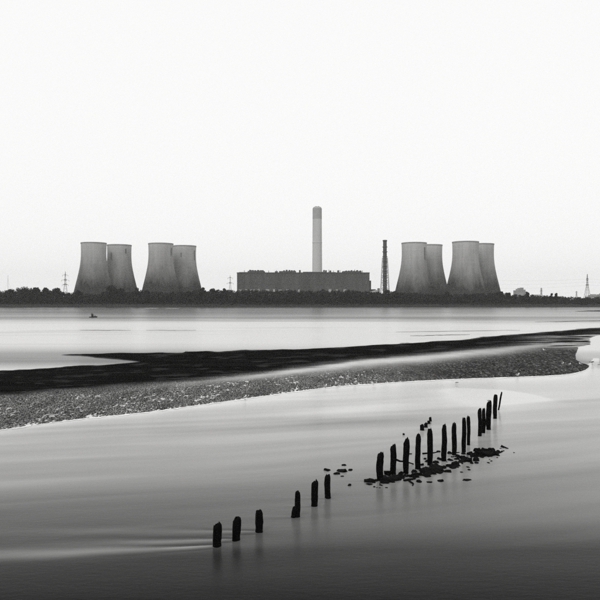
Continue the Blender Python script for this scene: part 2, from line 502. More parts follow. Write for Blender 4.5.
def build_bank():
    py = np.arange(321.0, 434.0, 0.24)
    # first row is the far one; keep faces pointing up
    Yr = CAM_H * F / (py - 300.0)
    px_c = np.arange(-120, 700, 0.72)
    t = (px_c - 300.0) / F
    Yg, Tg = np.meshgrid(Yr, t, indexing='ij')
    Xg = Tg * Yg
    PX = Tg * F + 300.0
    PY = 300.0 + CAM_H * F / Yg
    wob = (fbm(PX * 0.05, PY * 0.15, 5, 3) - 0.5) * 1.6
    yu, ym, yl = Y_UP(PX) - 1.3, Y_MID(PX), Y_LOW(PX)
    PYw = PY + wob
    soft = 3.8
    main_up = sstep(yu - soft * 0.4, yu + soft, PYw)
    arm = sstep(ARM_UP(PX) - soft * 0.4, ARM_UP(PX) + soft * np.interp(PX, [60, 160], [0.5, 1]), PYw) * (1 - sstep(ARM_LO(PX) - 2.0, ARM_LO(PX) + 0.6, PYw)) * sstep(28, 72, PX) * (PX < 240)
    upper = np.maximum(main_up, arm)
    fine = fbm(PX * 0.045, (PY + PX * 0.045) * 1.9, 141, 4)
    upper = np.clip(upper - (1 - upper) * (fine - 0.30) * 1.6 * (upper > 0.01), 0, 1)
    tip = np.maximum(sstep(-2.0, 2.5, TIP(PY) - PX + wob * 2), PY < 345)
    gone = sstep(585, 600, PX) * sstep(334, 338, PY + (PX - 600) * 0.12)
    lower = (1 - sstep(yl - 0.5, yl + 0.35, PY + wob * 0.3)) * tip * (1 - gone)
    inside = upper * lower
    # dark mud above, pebbly sand below, with a soft ragged boundary
    rag = (fine - 0.5) * 5.0 + wob * 0.8
    wid = np.interp(PX, [0, 200, 300, 440, 520, 600], [2.6, 3.2, 3.6, 4.0, 5.0, 5.0])
    mudw = 1 - sstep(ym - wid, ym + wid, PY + rag * 0.7)
    run = fbm(PX * 0.022 + 1.7, (PY + (PX - 560) * 0.02) * 0.8, 77, 3)
    thin = sstep(495, 560, PX) * sstep(332, 337, PY + (PX - 560) * 0.05) * (1 - sstep(346, 351, PY))
    zone = np.clip((1 - mudw) * (1 - thin) + thin * sstep(0.40, 0.62, run), 0, 1)
    # wet sand strip just below the mud; its shine is put into the colour
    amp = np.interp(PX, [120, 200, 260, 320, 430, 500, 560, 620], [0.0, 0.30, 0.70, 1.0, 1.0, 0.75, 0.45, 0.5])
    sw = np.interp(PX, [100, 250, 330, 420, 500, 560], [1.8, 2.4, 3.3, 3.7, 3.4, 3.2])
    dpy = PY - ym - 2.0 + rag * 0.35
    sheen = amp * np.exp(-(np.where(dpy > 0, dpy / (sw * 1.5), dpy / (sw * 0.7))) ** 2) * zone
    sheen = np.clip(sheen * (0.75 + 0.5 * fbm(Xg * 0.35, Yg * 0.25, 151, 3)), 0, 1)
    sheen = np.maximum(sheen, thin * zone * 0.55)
    lump = fbm(Xg * 8.5, Yg * 2.1, 13, 2) + (fbm(Xg * 1.3, Yg * 0.4, 15, 2) - 0.5) * 0.25
    lump2 = fbm(Xg * 0.5, Yg * 0.12, 23, 3)
    lobe = sstep(350, 470, PX)
    zs = 0.012 + (lump - 0.46) * 0.17 * (1 - 0.85 * sheen) + (lump2 - 0.5) * 0.05 * (1 - sheen) + 0.03 * sheen + lobe * (1 - sheen) * 0.045
    edge = sstep(yl - 3.0, yl, PY)
    zs = zs + 0.02 * (1 - edge)
    ridges = (fbm(PX * 0.05, (PY + PX * 0.03) * 0.7, 41, 3) - 0.5)
    zm = 0.12 + ridges * 0.08
    Z = -0.25 + (zm * (1 - zone) + zs * zone + 0.25) * inside
    wet = np.clip(1 - Z / 0.11, 0, 1) * (1 - zone)
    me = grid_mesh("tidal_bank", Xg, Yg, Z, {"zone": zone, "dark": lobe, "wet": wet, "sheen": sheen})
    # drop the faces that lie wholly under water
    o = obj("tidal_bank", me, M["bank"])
    bm = bmesh.new(); bm.from_mesh(me)
    kill = [f for f in bm.faces if max(v.co.z for v in f.verts) < -0.12]
    bmesh.ops.delete(bm, geom=kill, context='FACES')
    bm.to_mesh(me); bm.free()
    tag(o, kind="structure")

    # thin line of foam where the ebb touches the sand
    pxs = np.arange(-60, 592, 0.8)
    yl = Y_LOW(pxs)
    n = fbm(pxs * 0.08, pxs * 0 + 3, 61, 4)
    n2 = fbm(pxs * 0.35, pxs * 0 + 8, 67, 3)
    n3 = fbm(pxs * 0.35, pxs * 0 + 28, 69, 3)
    top = yl + 0.2 - (n2 - 0.5) * 0.5
    gap = sstep(0.30, 0.50, fbm(pxs * 0.13, pxs * 0 + 55, 63, 4))
    bot = top + np.clip((0.20 + n * 0.7 + (n3 - 0.5) * 0.7) * gap, 0.02, 2.0)
    rows = []
    for s in (0, 0.33, 0.66, 1.0):
        pyy = top * (1 - s) + bot * s
        Yv = CAM_H * F / (pyy - 300)
        rows.append((Yv * (pxs - 300) / F, Yv, np.full_like(Yv, 0.012 if 0 < s < 1 else 0.004)))
    X = np.stack([r[0] for r in rows]); Y = np.stack([r[1] for r in rows]); Z = np.stack([r[2] for r in rows])
    Z = Z + 0.014
    me = grid_mesh("foam_line", X, Y, Z)
    tag(obj("foam_line", me, M["foam"]), "thin white line of foam along the edge of the pebbly sand", "foam", kind="stuff")

def build_bars():
    # small low bars drying out in the middle channel, the far right spit, and pool gleam painted as pale strips
    specs = [((80, 330.2), (131, 330.4), 0.8, "low thin mud bar in the pale channel, left of its twin"),
             ((146, 330.3), (196, 330.4), 0.6, "low thin mud bar in the pale channel, right of its twin"),
             ((396, 332.0), (520, 330.2), 0.7, "long thin mud bar just above the dark bank on the right"),
             ((410, 336.0), (470, 334.6), 0.6, "short mud bar hugging the edge of the dark bank"),
             ((575, 311.2), (640, 310.6), 1.6, "dark mud spit reaching in from the right near the far shore"),
             ((18, 308.1), (66, 307.9), 0.5, "thin pale sand-coloured painted gleam by the far shore near the left edge"),
             ((144, 308.2), (159, 308.3), 0.6, "short pale sand-coloured painted gleam by the far shore under the second tower pair"),
             ((165, 308.3), (179, 308.4), 0.5, "short pale sand-coloured painted gleam just right of another under the second tower pair"),
             ((535, 322.0), (640, 320.2), 0.7, "thin mud bar by the right edge beyond the dark bank")]
    for (a, b, th, lab) in specs:
        n = 60
        s = np.linspace(0, 1, n)
        pxs = a[0] + (b[0] - a[0]) * s
        pys = a[1] + (b[1] - a[1]) * s + (fbm(s * 9, s * 0 + a[0], 3, 3) - 0.5) * 0.5
        w = th * np.sqrt(np.clip(np.sin(np.pi * np.clip(s, 0.0, 1)), 0, 1)) * (0.5 + fbm(s * 14, s * 0 + a[1], 5, 3))
        rows = []
        for k, q in enumerate((-0.5, -0.2, 0.2, 0.5)):
            Yv = CAM_H * F / (pys + q * w - 300)
            rows.append((Yv * (pxs - 300) / F, Yv, np.full(n, (-0.05, 0.05, 0.06, -0.05)[k])))
        me = grid_mesh("mud_bar", *[np.stack([r[k] for r in rows]) for k in range(3)])
        o = obj("mud_bar", me, M["far_wall"] if "pale sand" in lab else (M["mid"] if "twin" in lab or "bar just" in lab else M["shore_mud"]))
        tag(o, lab, "mud bar", "thin mud bars in the channel", "structure")

# ------------------------------------------------------------------ far land
SHORE = CAM_H * F / 7.0      # about 826 m
def build_land():
    ys = np.array([SHORE - 4, SHORE, SHORE + 3, SHORE + 8, SHORE + 14, SHORE + 22, SHORE + 60, 1000, 1200, 1600, 2200, 3500, 4900, 6500, 9000])
    zs = np.array([-0.5, 0.05, 0.9, 1.6, 3.4, 4.0, 4.2, 4.4, 4.6, 4.8, 4.8, 4.8, 4.8, 4.8, 4.8])
    xs = np.concatenate([[-6000, -3500, -1800], np.arange(-1200, 1201, 6.0), [1800, 3500, 6000]])
    Yg, Xg = np.meshgrid(ys, xs, indexing='ij')
    Zg = np.repeat(zs[:, None], len(xs), 1)
    n = fbm(Xg * 0.02, Yg * 0.02, 8, 3) - 0.5
    nearm = (Yg < SHORE + 40)
    Yg = Yg + nearm * n * 7
    Zg = Zg + (Zg > 0.5) * n * 1.0
    me = grid_mesh("far_land", Xg[::-1], Yg[::-1], Zg[::-1])
    me.materials.append(M["land"]); me.materials.append(M["shore_mud"])
    nc = len(xs) - 1
    nrow = len(ys) - 1
    idx = np.zeros(nrow * nc, np.int32)
    idx.reshape(nrow, nc)[-4:] = 1
    me.polygons.foreach_set("material_index", idx)
    tag(obj("far_land", me, None, smooth=True), kind="structure")
    # the bank the viewer stands on, behind and below the camera
    ys = np.array([-60, -20, -4, 2, 5, 9.0]); zs = np.array([7.2, 7.0, 6.8, 5.6, 2.6, -0.6])
    xs = np.linspace(-120, 120, 60)
    Yg, Xg = np.meshgrid(ys, xs, indexing='ij')
    Zg = np.repeat(zs[:, None], len(xs), 1) + (fbm(Xg * 0.2, Yg * 0.2, 2, 3) - 0.5) * 0.3
    tag(obj("near_bank", grid_mesh("near_bank", Xg, Yg, Zg), M["land"], smooth=True), kind="structure")

TREE_TOP = curve([(-400, 290), (0, 290.5), (10, 289.8), (22, 288), (35, 288), (41, 290), (47, 289.5), (56, 289), (62, 291), (70, 292.5), (80, 291.5), (88, 293),
                  (100, 293), (104, 291), (124, 291), (130, 291.5), (137, 289.5), (150, 291), (175, 292), (190, 291), (200, 289.3), (215, 289.3),
                  (240, 289.4), (300, 289.8), (340, 290), (370, 291), (385, 291.5), (400, 292), (430, 293), (450, 293.5), (475, 293), (495, 292), (510, 294),
                  (530, 294), (545, 295), (560, 296), (600, 296.5), (1000, 296)])

def leaf_cloud(centres, radii, n_per, size, squash=0.85):
    """many small leaf-clump faces filling lumpy crowns"""
    cs = np.repeat(np.asarray(centres, float), n_per, 0)
    rs = np.repeat(np.asarray(radii, float), n_per, 0)
    n = len(cs)
    d = rng.normal(size=(n, 3)); d /= np.linalg.norm(d, axis=1)[:, None]
    rad = rng.random(n) ** 0.42
    p = cs + d * rad[:, None] * rs * np.array([1, 1, squash])
    a = rng.normal(size=(n, 3)); a /= np.linalg.norm(a, axis=1)[:, None]
    b = np.cross(a, rng.normal(size=(n, 3))); b /= np.linalg.norm(b, axis=1)[:, None]
    s = size * (0.55 + 0.9 * rng.random(n))[:, None]
    co = np.stack([p - a * s - b * s * 0.6, p + a * s - b * s * 0.6, p + a * s + b * s * 0.6, p - a * s + b * s * 0.6], 1).reshape(-1, 3)
    q = np.arange(n * 4).reshape(n, 4)
    return co, q

def build_woodland():
    cen = []; rad = []
    for row, (Y0, dz) in enumerate(((SHORE + 24, 3.2), (SHORE + 34, 1.8), (SHORE + 48, 0.2), (SHORE + 62, 0.0))):
        px = -330.0
        while px < 930:
            px += random.uniform(1.6, 3.6)
            Y = Y0 + random.uniform(-4, 4)
            top = CAM_H - (TREE_TOP(px) - 300) / F * Y - dz * random.uniform(0.8, 2.2) - abs(random.gauss(0, 1.5)) + (random.uniform(0, 2.0) if random.random() < 0.12 else 0)
            base = 3.8
            h = max(top - base, 4.0)
            r = random.uniform(2.2, 3.6)
            x = (px - 300) / F * Y
            cen.append((x, Y, top - r * 0.8)); rad.append((r, r, r))
            k = top - r * 2.0
            while k > base:
                cen.append((x + random.uniform(-1.5, 1.5), Y - random.uniform(0, 2.5), k))
                rr = random.uniform(2.2, 3.8); rad.append((rr, rr, rr)); k -= random.uniform(2.5, 4)
    co, q = leaf_cloud(cen, rad, 44, 0.62)
    o = obj("woodland", np_mesh(bpy.data.meshes.new("woodland"), co, q), M["leaf"])
    tag(o, "dark unbroken belt of trees along the whole far shore", "woodland", kind="stuff")
    # low scrub on the bank in front of the trees
    cen = []; rad = []
    px = -330.0
    while px < 930:
        px += random.uniform(0.8, 2.4)
        Y = SHORE + random.uniform(12, 20)
        r = random.uniform(0.9, 2.1)
        cen.append(((px - 300) / F * Y, Y, 3.2 + r * 0.5)); rad.append((r * 1.4, r, r))
    co, q = leaf_cloud(cen, rad, 40, 0.42)
    o = obj("scrub", np_mesh(bpy.data.meshes.new("scrub"), co, q), M["leaf2"])
    tag(o, "low scrub along the foot of the tree belt", "scrub", kind="stuff")

def build_tree(px, top_py, wid, Y, label):
    base = Vector(((px - 300) / F * Y, Y, 4.0))
    top = CAM_H - (top_py - 300) / F * Y
    H = top - base.z
    W = wid / F * Y / 2
    t = empty("broadleaf_tree", base)
    tag(t, label, "tree", "trees that stand out from the far shore belt")
    bm = bmesh.new()
    bar(bm, (0, 0, -0.5), (0.2, 0, H * 0.45), 0.45, 7, 0.28)
    for k in range(5):
        a = random.uniform(0, 6.28)
        z0 = H * random.uniform(0.25, 0.45)
        bar(bm, (0.1, 0, z0), (math.cos(a) * W * 0.6, math.sin(a) * W * 0.6, z0 + H * random.uniform(0.2, 0.35)), 0.2, 5, 0.07)
    obj("trunk", bm, M["bark"], t)
    cen = []; rad = []
    for k in range(20):
        a = random.uniform(0, 6.28); rr = W * 0.66 * math.sqrt(random.random())
        r = W * random.uniform(0.3, 0.48)
        zz = H * random.uniform(0.38, 0.98) - r * 0.5
        f = 1 - 0.5 * max(0, (zz / H - 0.6) / 0.4)
        zz = min(zz, H - r * 0.8)
        cen.append((math.cos(a) * rr * f, math.sin(a) * rr * f, zz)); rad.append((r, r, r))
    cen.append((0, 0, H - W * 0.35)); rad.append((W * 0.42,) * 3)
    co, q = leaf_cloud(cen, rad, 190, 0.42)
    obj("crown", np_mesh(bpy.data.meshes.new("crown"), co, q), M["leaf"], t)

TREES = [
    (11, 288.8, 11, 8, "low rounded tree nearest the left edge of the far shore"),
    (26, 286.6, 17, 4, "broad tallest tree at the left end of the shore, left of the lattice pylon"),
    (36, 287.4, 10, 12, "tree leaning into the right shoulder of the broad tree at the left end"),
    (46, 287.6, 9, 6, "narrower tree between the broad left tree and the lattice pylon"),
    (57, 287.6, 13, 3, "domed tree standing just left of the left lattice pylon"),
    (78, 290.2, 8, 9, "small tree at the left foot of the leftmost cooling tower"),
    (112, 284.6, 19, 2, "big round tree in front of the leftmost pair of cooling towers"),
    (121, 288.2, 11, 10, "tree tucked against the right side of the big round tree"),
    (137, 287.6, 9, 5, "pointed tree in the gap between the two left pairs of towers"),
    (147, 290.0, 8, 14, "small tree at the left foot of the second tower pair"),
    (203, 287.4, 9, 5, "tree just right of the second pair of cooling towers"),
    (213, 288.2, 10, 9, "tree midway between the second tower pair and the turbine hall"),
    (224, 288.2, 7, 7, "little tree left of the pylon beside the turbine hall"),
    (387, 289.6, 9, 6, "tree at the foot of the slim steel stack"),
    (396, 290.8, 8, 10, "tree left of the foot of the third tower pair"),
    (447, 291.6, 9, 6, "tree between the two right pairs of cooling towers"),
    (500, 291.4, 8, 6, "tree at the right foot of the rightmost tower pair"),
    (508, 292.6, 8, 9, "tree just left of the pale block on the right"),
    (527, 291.8, 6, 12, "tree touching the right side of the pale block"),
    (551.5, 293.4, 4, 6, "left one of two small round trees on the low right skyline"),
    (556.5, 293.2, 4, 7, "right one of two small round trees on the low right skyline"),
]

# ------------------------------------------------------------------ power station
TOWER_PROF = [(21.6, 4.0), (20.3, 12), (19.2, 23), (17.3, 39), (15.3, 55), (13.6, 71), (12.8, 81), (12.35, 90), (12.15, 100), (12.2, 110), (12.4, 121.6)]
def tower_radius(z):
    a = np.array(TOWER_PROF)
    return float(np.interp(z, a[:, 1], a[:, 0])) * 1.985
_tower_mesh = {}
def build_tower(px, Y, label, slots, s=1.0):
    t = empty("cooling_tower", ((px - 300) / F * Y, Y, 0))
    tag(t, label, "cooling tower", "concrete cooling towers")
    if not _tower_mesh:
        bm = bmesh.new()
        # smooth the measured profile
        zs = np.linspace(4, 121, 40)
        from_prof = [(tower_radius(z), z) for z in zs]
        rr = np.array([p[0] for p in from_prof])
        for _ in range(4):
            rr[1:-1] = (rr[:-2] + rr[1:-1] * 2 + rr[2:]) / 4
        prof = list(zip(rr, zs)) + [(rr[-1] - 0.9, 121.0)] + [(r - 0.9, z) for r, z in list(zip(rr, zs))[::-1][:14]]
        lathe(bm, prof, 72)
        me = bpy.data.meshes.new("shell"); bm.to_mesh(me); bm.free()
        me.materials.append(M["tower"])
        _tower_mesh["shell"] = me
        bm = bmesh.new()
        r = rr[-1]
        lathe(bm, [(r + 0.02, 119.7), (r + 0.5, 119.9), (r + 0.5, 121.9), (r - 1.2, 121.9), (r - 1.2, 120.5)], 72)
        me = bpy.data.meshes.new("rim"); bm.to_mesh(me); bm.free()
        me.materials.append(M["rim"])
        _tower_mesh["rim"] = me
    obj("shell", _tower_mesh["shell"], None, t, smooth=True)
    obj("rim", _tower_mesh["rim"], None, t)
    for (a, z0, z1, w) in slots:
        # access-ladder housing bolted to the shell; a = position across the face, -1..1
        ang = -math.pi / 2 + math.asin(a)
        bm = bmesh.new()
        n = 8
        prev = None
        for k in range(n + 1):
            z = z0 + (z1 - z0) * k / n
            ra = tower_radius(z) + 0.05; rb = ra + 0.9
            da = w / 2 / ra
            ring = [bm.verts.new((r_ * math.cos(ang + q), r_ * math.sin(ang + q), z)) for r_, q in ((ra - .8, -da), (rb, -da), (rb, da), (ra - .8, da))]
            if prev:
                for j in range(4):
                    bm.faces.new((prev[j], prev[(j + 1) % 4], ring[(j + 1) % 4], ring[j]))
            else:
                bm.faces.new(ring[::-1])
            prev = ring
        bm.faces.new(prev)
        obj("ladder_housing", bm, M["slot"], t)
    t.scale = (s, s, 1)
    return t

def build_station():
    build_tower(93.7, 1350, "front cooling tower of the leftmost pair, lens side, by the left pylon", [])
    build_tower(119.3, 1402, "rear cooling tower of the leftmost pair, half behind the big round tree", [(-0.42, 92, 105, 2.0), (0.72, 104, 113, 2.6)])
    build_tower(160.8, 1366, "front cooling tower of the second pair from the left", [(0.93, 98, 112, 2.6)])
    build_tower(184.3, 1425, "rear cooling tower of the second pair from the left", [(0.92, 92, 112, 2.0), (-0.1, 98, 106, 1.6)])
    build_tower(414.1, 1350, "front cooling tower just right of the slim steel stack", [(0.73, 88, 112, 2.4)])
    build_tower(430.2, 1402, "rear cooling tower mostly hidden behind the one right of the steel stack", [])
    build_tower(465.5, 1326, "nearest and widest cooling tower, front of the rightmost pair", [], 1.03)
    build_tower(481.5, 1376, "rear cooling tower at the far right, half hidden by the widest one", [])

    # turbine hall
    Y = 1400.0
    k = Y / F
    x0, x1 = (237 - 300) * k, (369.5 - 300) * k
    zt = CAM_H + (300 - 272.9) * k
    D = 70.0
    h = empty("turbine_hall", ((x0 + x1) / 2, Y, 4.4))
    tag(h, "long dark boxy turbine hall with roof plant, below the tall chimney", "power station")
    hw = (x1 - x0) / 2
    H = zt - 4.4
    bm = bmesh.new(); box(bm, -hw, hw, 0, D, 0, H - 1.2); obj("wall", bm, M["hall"], h)
    bm = bmesh.new(); box(bm, -hw - 0.4, hw + 0.4, -0.5, D + 0.5, H - 1.2, H + 1.0); obj("parapet", bm, M["hall_dark"], h)
    n = 22
    pm = None
    for i in range(n):
        xx = -hw + 3 + (2 * hw - 6) * i / (n - 1)
        if pm is None:
            bm = bmesh.new(); box(bm, -0.7, 0.7, -0.3, 0.002, 0, H - 4)
            pm = bpy.data.meshes.new("pilaster"); bm.to_mesh(pm); bm.free(); pm.materials.append(M["hall"])
        obj("pilaster", pm, None, h, (xx, 0, 0))
    # clerestory glazing bands
    for i in range(n - 1):
        xx = -hw + 3 + (2 * hw - 6) * (i + 0.5) / (n - 1)
        if i == 0:
            bm = bmesh.new(); box(bm, -4.6, 4.6, -0.25, 0.003, H * 0.60, H * 0.72)
            wm = bpy.data.meshes.new("window"); bm.to_mesh(wm); bm.free(); wm.materials.append(M["hall"])
        obj("window", wm, None, h, (xx, 0, 0))
    def roofbox(pa, pb, ptop, mat="hall_dark", name="roof_vent", y0=8, y1=30):
        bm = bmesh.new()
        box(bm, (pa - 300) * k - (x0 + x1) / 2, (pb - 300) * k - (x0 + x1) / 2, y0, y1, H + 1.0, H + (272.9 - ptop) * k)
        return obj(name, bm, M[mat], h)
    roofbox(239.0, 249.0, 272.0, "hall", "roof_deck", 4, 40)
    roofbox(247.5, 264.0, 270.9, "hall", "roof_deck", 3, 44)
    roofbox(279.0, 296.0, 271.0, "hall", "roof_deck", 3, 44)
    roofbox(303.0, 327.0, 271.7, "hall", "roof_deck", 3, 44)
    for (a, b, tp, y0_, y1_) in ((264.5, 271, 272.0, 46, 62), (297.5, 302, 271.6, 46, 62), (328, 336, 271.9, 10, 40), (337.5, 343.5, 272.2, 46, 62), (343, 362, 271.0, 6, 44), (274, 277, 270.2, 50, 60)):
        roofbox(a, b, tp, "hall", "roof_deck", y0_, y1_)
    for (a, tp) in ((243, 269.6), (268, 269.9), (276, 269.2), (300.5, 269.3), (329.5, 268.9), (334.2, 269.8), (341, 269.4), (356, 268.8), (364, 269.8)):
        bm = bmesh.new(); xx = (a - 300) * k - (x0 + x1) / 2
        bar(bm, (xx, 34, H + 0.9), (xx, 34, H + (272.9 - tp) * k), 0.55, 8); obj("vent_pipe", bm, M["hall_dark"], h)
    for a in (248.8, 251.4, 254.0, 256.8, 259.4, 261.4):
        roofbox(a, a + 1.7, 269.8 + random.uniform(-0.3, 0.3))
    for a in (283.0, 285.6, 288.4, 290.8, 293.2):
        roofbox(a, a + 1.8, 269.9 + random.uniform(-0.3, 0.3))
    for a in (299.0, 323.6, 325.6, 330.0, 338.0, 346.0, 348.6, 351.4, 354.0, 357.2, 360.2):
        roofbox(a, a + 1.4, 270.2 + random.uniform(-0.5, 0.3))
    # stepped annex on the right
    bm = bmesh.new(); box(bm, hw + 0.5, hw + 4.0, 6, 50, 0, H * 0.74); obj("annex", bm, M["hall"], h)
    bm = bmesh.new(); box(bm, hw + 4.02, hw + 14.0, 10, 46, 0, H * 0.44); obj("annex", bm, M["hall_dark"], h)

    # sloping conveyor gallery and switch house to the right of the hall
    t = empty("conveyor_gallery", ((376 - 300) * k, Y - 20, 4.4))
    tag(t, "pale sloping conveyor gallery at the right foot of the turbine hall", "conveyor")
    bm = bmesh.new()
    a = Vector((-37, 0, 12)); b = Vector((2, 0, 23))
    for v in ():
        pass
    vs_ = []
    for p in (a, b):
        for (dy, dz) in ((-2.5, -2.6), (2.5, -2.6), (2.5, 2.6), (-2.5, 2.6)):
            vs_.append(bm.verts.new((p.x, p.y + dy, p.z + dz)))
    for f in ((0, 1, 2, 3), (7, 6, 5, 4), (0, 4, 5, 1), (1, 5, 6, 2), (2, 6, 7, 3), (3, 7, 4, 0)):
        bm.faces.new([vs_[q] for q in f])
    bmesh.ops.recalc_face_normals(bm, faces=bm.faces)
    obj("gallery", bm, M["pale"], t)
    for f in (0.15, 0.5, 0.85):
        p = a.lerp(b, f)
        bm = bmesh.new(); bar(bm, (p.x - 2.5, 0, -0.4), (p.x, 0, p.z - 2.6), 0.5); bar(bm, (p.x + 2.5, 0, -0.4), (p.x, 0, p.z - 2.6), 0.5)
        obj("trestle", bm, M["steel"], t)
    bm = bmesh.new(); box(bm, 1.0, 5.2, -3, 4, 0, 28); obj("transfer_house", bm, M["mid"], t)

    # row of pale sheds, just showing over the trees in front of the hall
    spots = [(240, 3.0), (246, 1.6), (252.5, 4.2), (258.6, 2.0), (267.5, 3.4), (274, 1.8), (280, 3.4), (287.5, 2.2), (299, 1.6), (330, 2.6), (337, 2.0), (345, 2.6)]
    names = ["first and leftmost", "second", "third", "fourth", "fifth", "sixth", "seventh", "eighth", "ninth", "tenth", "eleventh", "twelfth and rightmost"]
    for (px, w), nm in zip(spots, names):
        Ys = Y - 40
        kk = Ys / F
        t = empty("storage_shed", ((px - 300) * kk, Ys, 4.4))
        tag(t, f"small pale shed below the turbine hall, {nm} from the left in its row", "shed", "pale sheds in front of the turbine hall")
        W = w * kk / 2; Hs = CAM_H - 4.4 + (300 - 290.0 + random.uniform(-0.5, 0.5)) * kk
        bm = bmesh.new(); box(bm, -W, W, 0, 8, 0, Hs); obj("wall", bm, M["pale"], t)
        bm = bmesh.new()
        v = [bm.verts.new(p) for p in ((-W - .3, -.3, Hs), (W + .3, -.3, Hs), (W + .3, 8.3, Hs), (-W - .3, 8.3, Hs), (-W - .3, 4, Hs + 1.6), (W + .3, 4, Hs + 1.6))]
        for f in ((0, 1, 5, 4), (2, 3, 4, 5), (0, 4, 3), (1, 2, 5), (0, 3, 2, 1)):
            bm.faces.new([v[q] for q in f])
        obj("roof", bm, M["mid"], t)
        bm = bmesh.new(); box(bm, -W * 0.4, W * 0.4, -0.15, 0.002, 0, 4.5); obj("door", bm, M["slot"], t)

    # main chimney
    Y = 1490.0; k = Y / F
    t = empty("power_station_chimney", ((317.2 - 300) * k, Y, 4.4))
    tag(t, "tall pale concrete chimney with a darker top band behind the turbine hall", "chimney")
    zt = CAM_H + (300 - 207) * k - 4.4
    zb = CAM_H + (300 - 219) * k - 4.4
    r0, r1 = 5.05 * k, 4.5 * k
    rr = lambda z: r0 + (r1 - r0) * z / zt
    bm = bmesh.new(); lathe(bm, [(rr(0), 0), (rr(zt * .33), zt * .33), (rr(zt * .66), zt * .66), (rr(zb), zb)], 40); obj("shaft", bm, M["chimney"], t, smooth=True)
    bm = bmesh.new(); lathe(bm, [(rr(zb) + 0.15, zb), (rr(zt) + 0.15, zt - 3.2), (rr(zt) - 1.6, zt - 0.6), (rr(zt) - 2.4, zt)], 40, True); obj("top_band", bm, M["chimney_dark"], t)
    for i in range(4):
        a = math.pi / 4 + i * math.pi / 2
        bm = bmesh.new(); bar(bm, (math.cos(a) * 3.6, math.sin(a) * 3.6, zt - 0.5), (math.cos(a) * 3.6, math.sin(a) * 3.6, zt + 1.3), 2.0, 12)
        obj("flue", bm, M["chimney_dark"], t)
    for z in (zt * 0.31, zt * 0.62):
        bm = bmesh.new(); lathe(bm, [(rr(z) - 0.1, z), (rr(z) + 0.5, z + 0.3), (rr(z) + 0.5, z + 1.2), (rr(z) - 0.1, z + 1.5)], 40); obj("gallery_ring", bm, M["chimney"], t)

    # slim steel stack in its lattice frame
    Y = 1385.0; k = Y / F
    t = empty("steel_stack", ((384.9 - 300) * k, Y, 4.4))
    tag(t, "slim dark steel stack with lattice frame right of the turbine hall", "chimney")
    zt = CAM_H + (300 - 240) * k - 4.4
    bm = bmesh.new(); lathe(bm, [(2.1 * k, 0), (2.0 * k, zt * .5), (1.85 * k, zt - 3)], 24); obj("shaft", bm, M["steel_stack"], t, smooth=True)
    bm = bmesh.new(); lathe(bm, [(1.85 * k, zt - 3.0), (2.25 * k, zt - 2.4), (2.25 * k, zt - 0.4), (1.7 * k, zt)], 24, True); obj("cap", bm, M["hall_dark"], t)
    for i in range(11):
        z = 14 + i * (zt - 24) / 10.5
        r = 2.0 * k
        bm = bmesh.new(); lathe(bm, [(r - .2, z), (r + 1.3, z), (r + 1.3, z + 1.1), (r - .2, z + 1.1)], 16); obj("platform", bm, M["steel_stack"], t)
    def leg(a, z):
        s = 1 - z / (zt * 0.80)
        d = 2.6 * k + (5.4 * k - 2.6 * k) * max(s, 0)
        return Vector((math.cos(a) * d * 1.2, math.sin(a) * d * 1.2, z))
    angs = [math.pi / 4 + q * math.pi / 2 for q in range(4)]
    zz = [0, 14, 27, 39, 50, 60, 70, 80, 90]
    for a in angs:
        bm = bmesh.new(); bar(bm, leg(a, -0.3), leg(a, zz[-1]), 0.45, 4, 0.3); obj("leg", bm, M["steel"], t)
    for i in range(len(zz) - 1):
        for q in range(4):
            a, b = angs[q], angs[(q + 1) % 4]
            bm = bmesh.new()
            bar(bm, leg(a, zz[i]), leg(b, zz[i + 1]), 0.22); bar(bm, leg(b, zz[i]), leg(a, zz[i + 1]), 0.22); bar(bm, leg(a, zz[i + 1]), leg(b, zz[i + 1]), 0.25)
            obj("brace", bm, M["steel"], t)

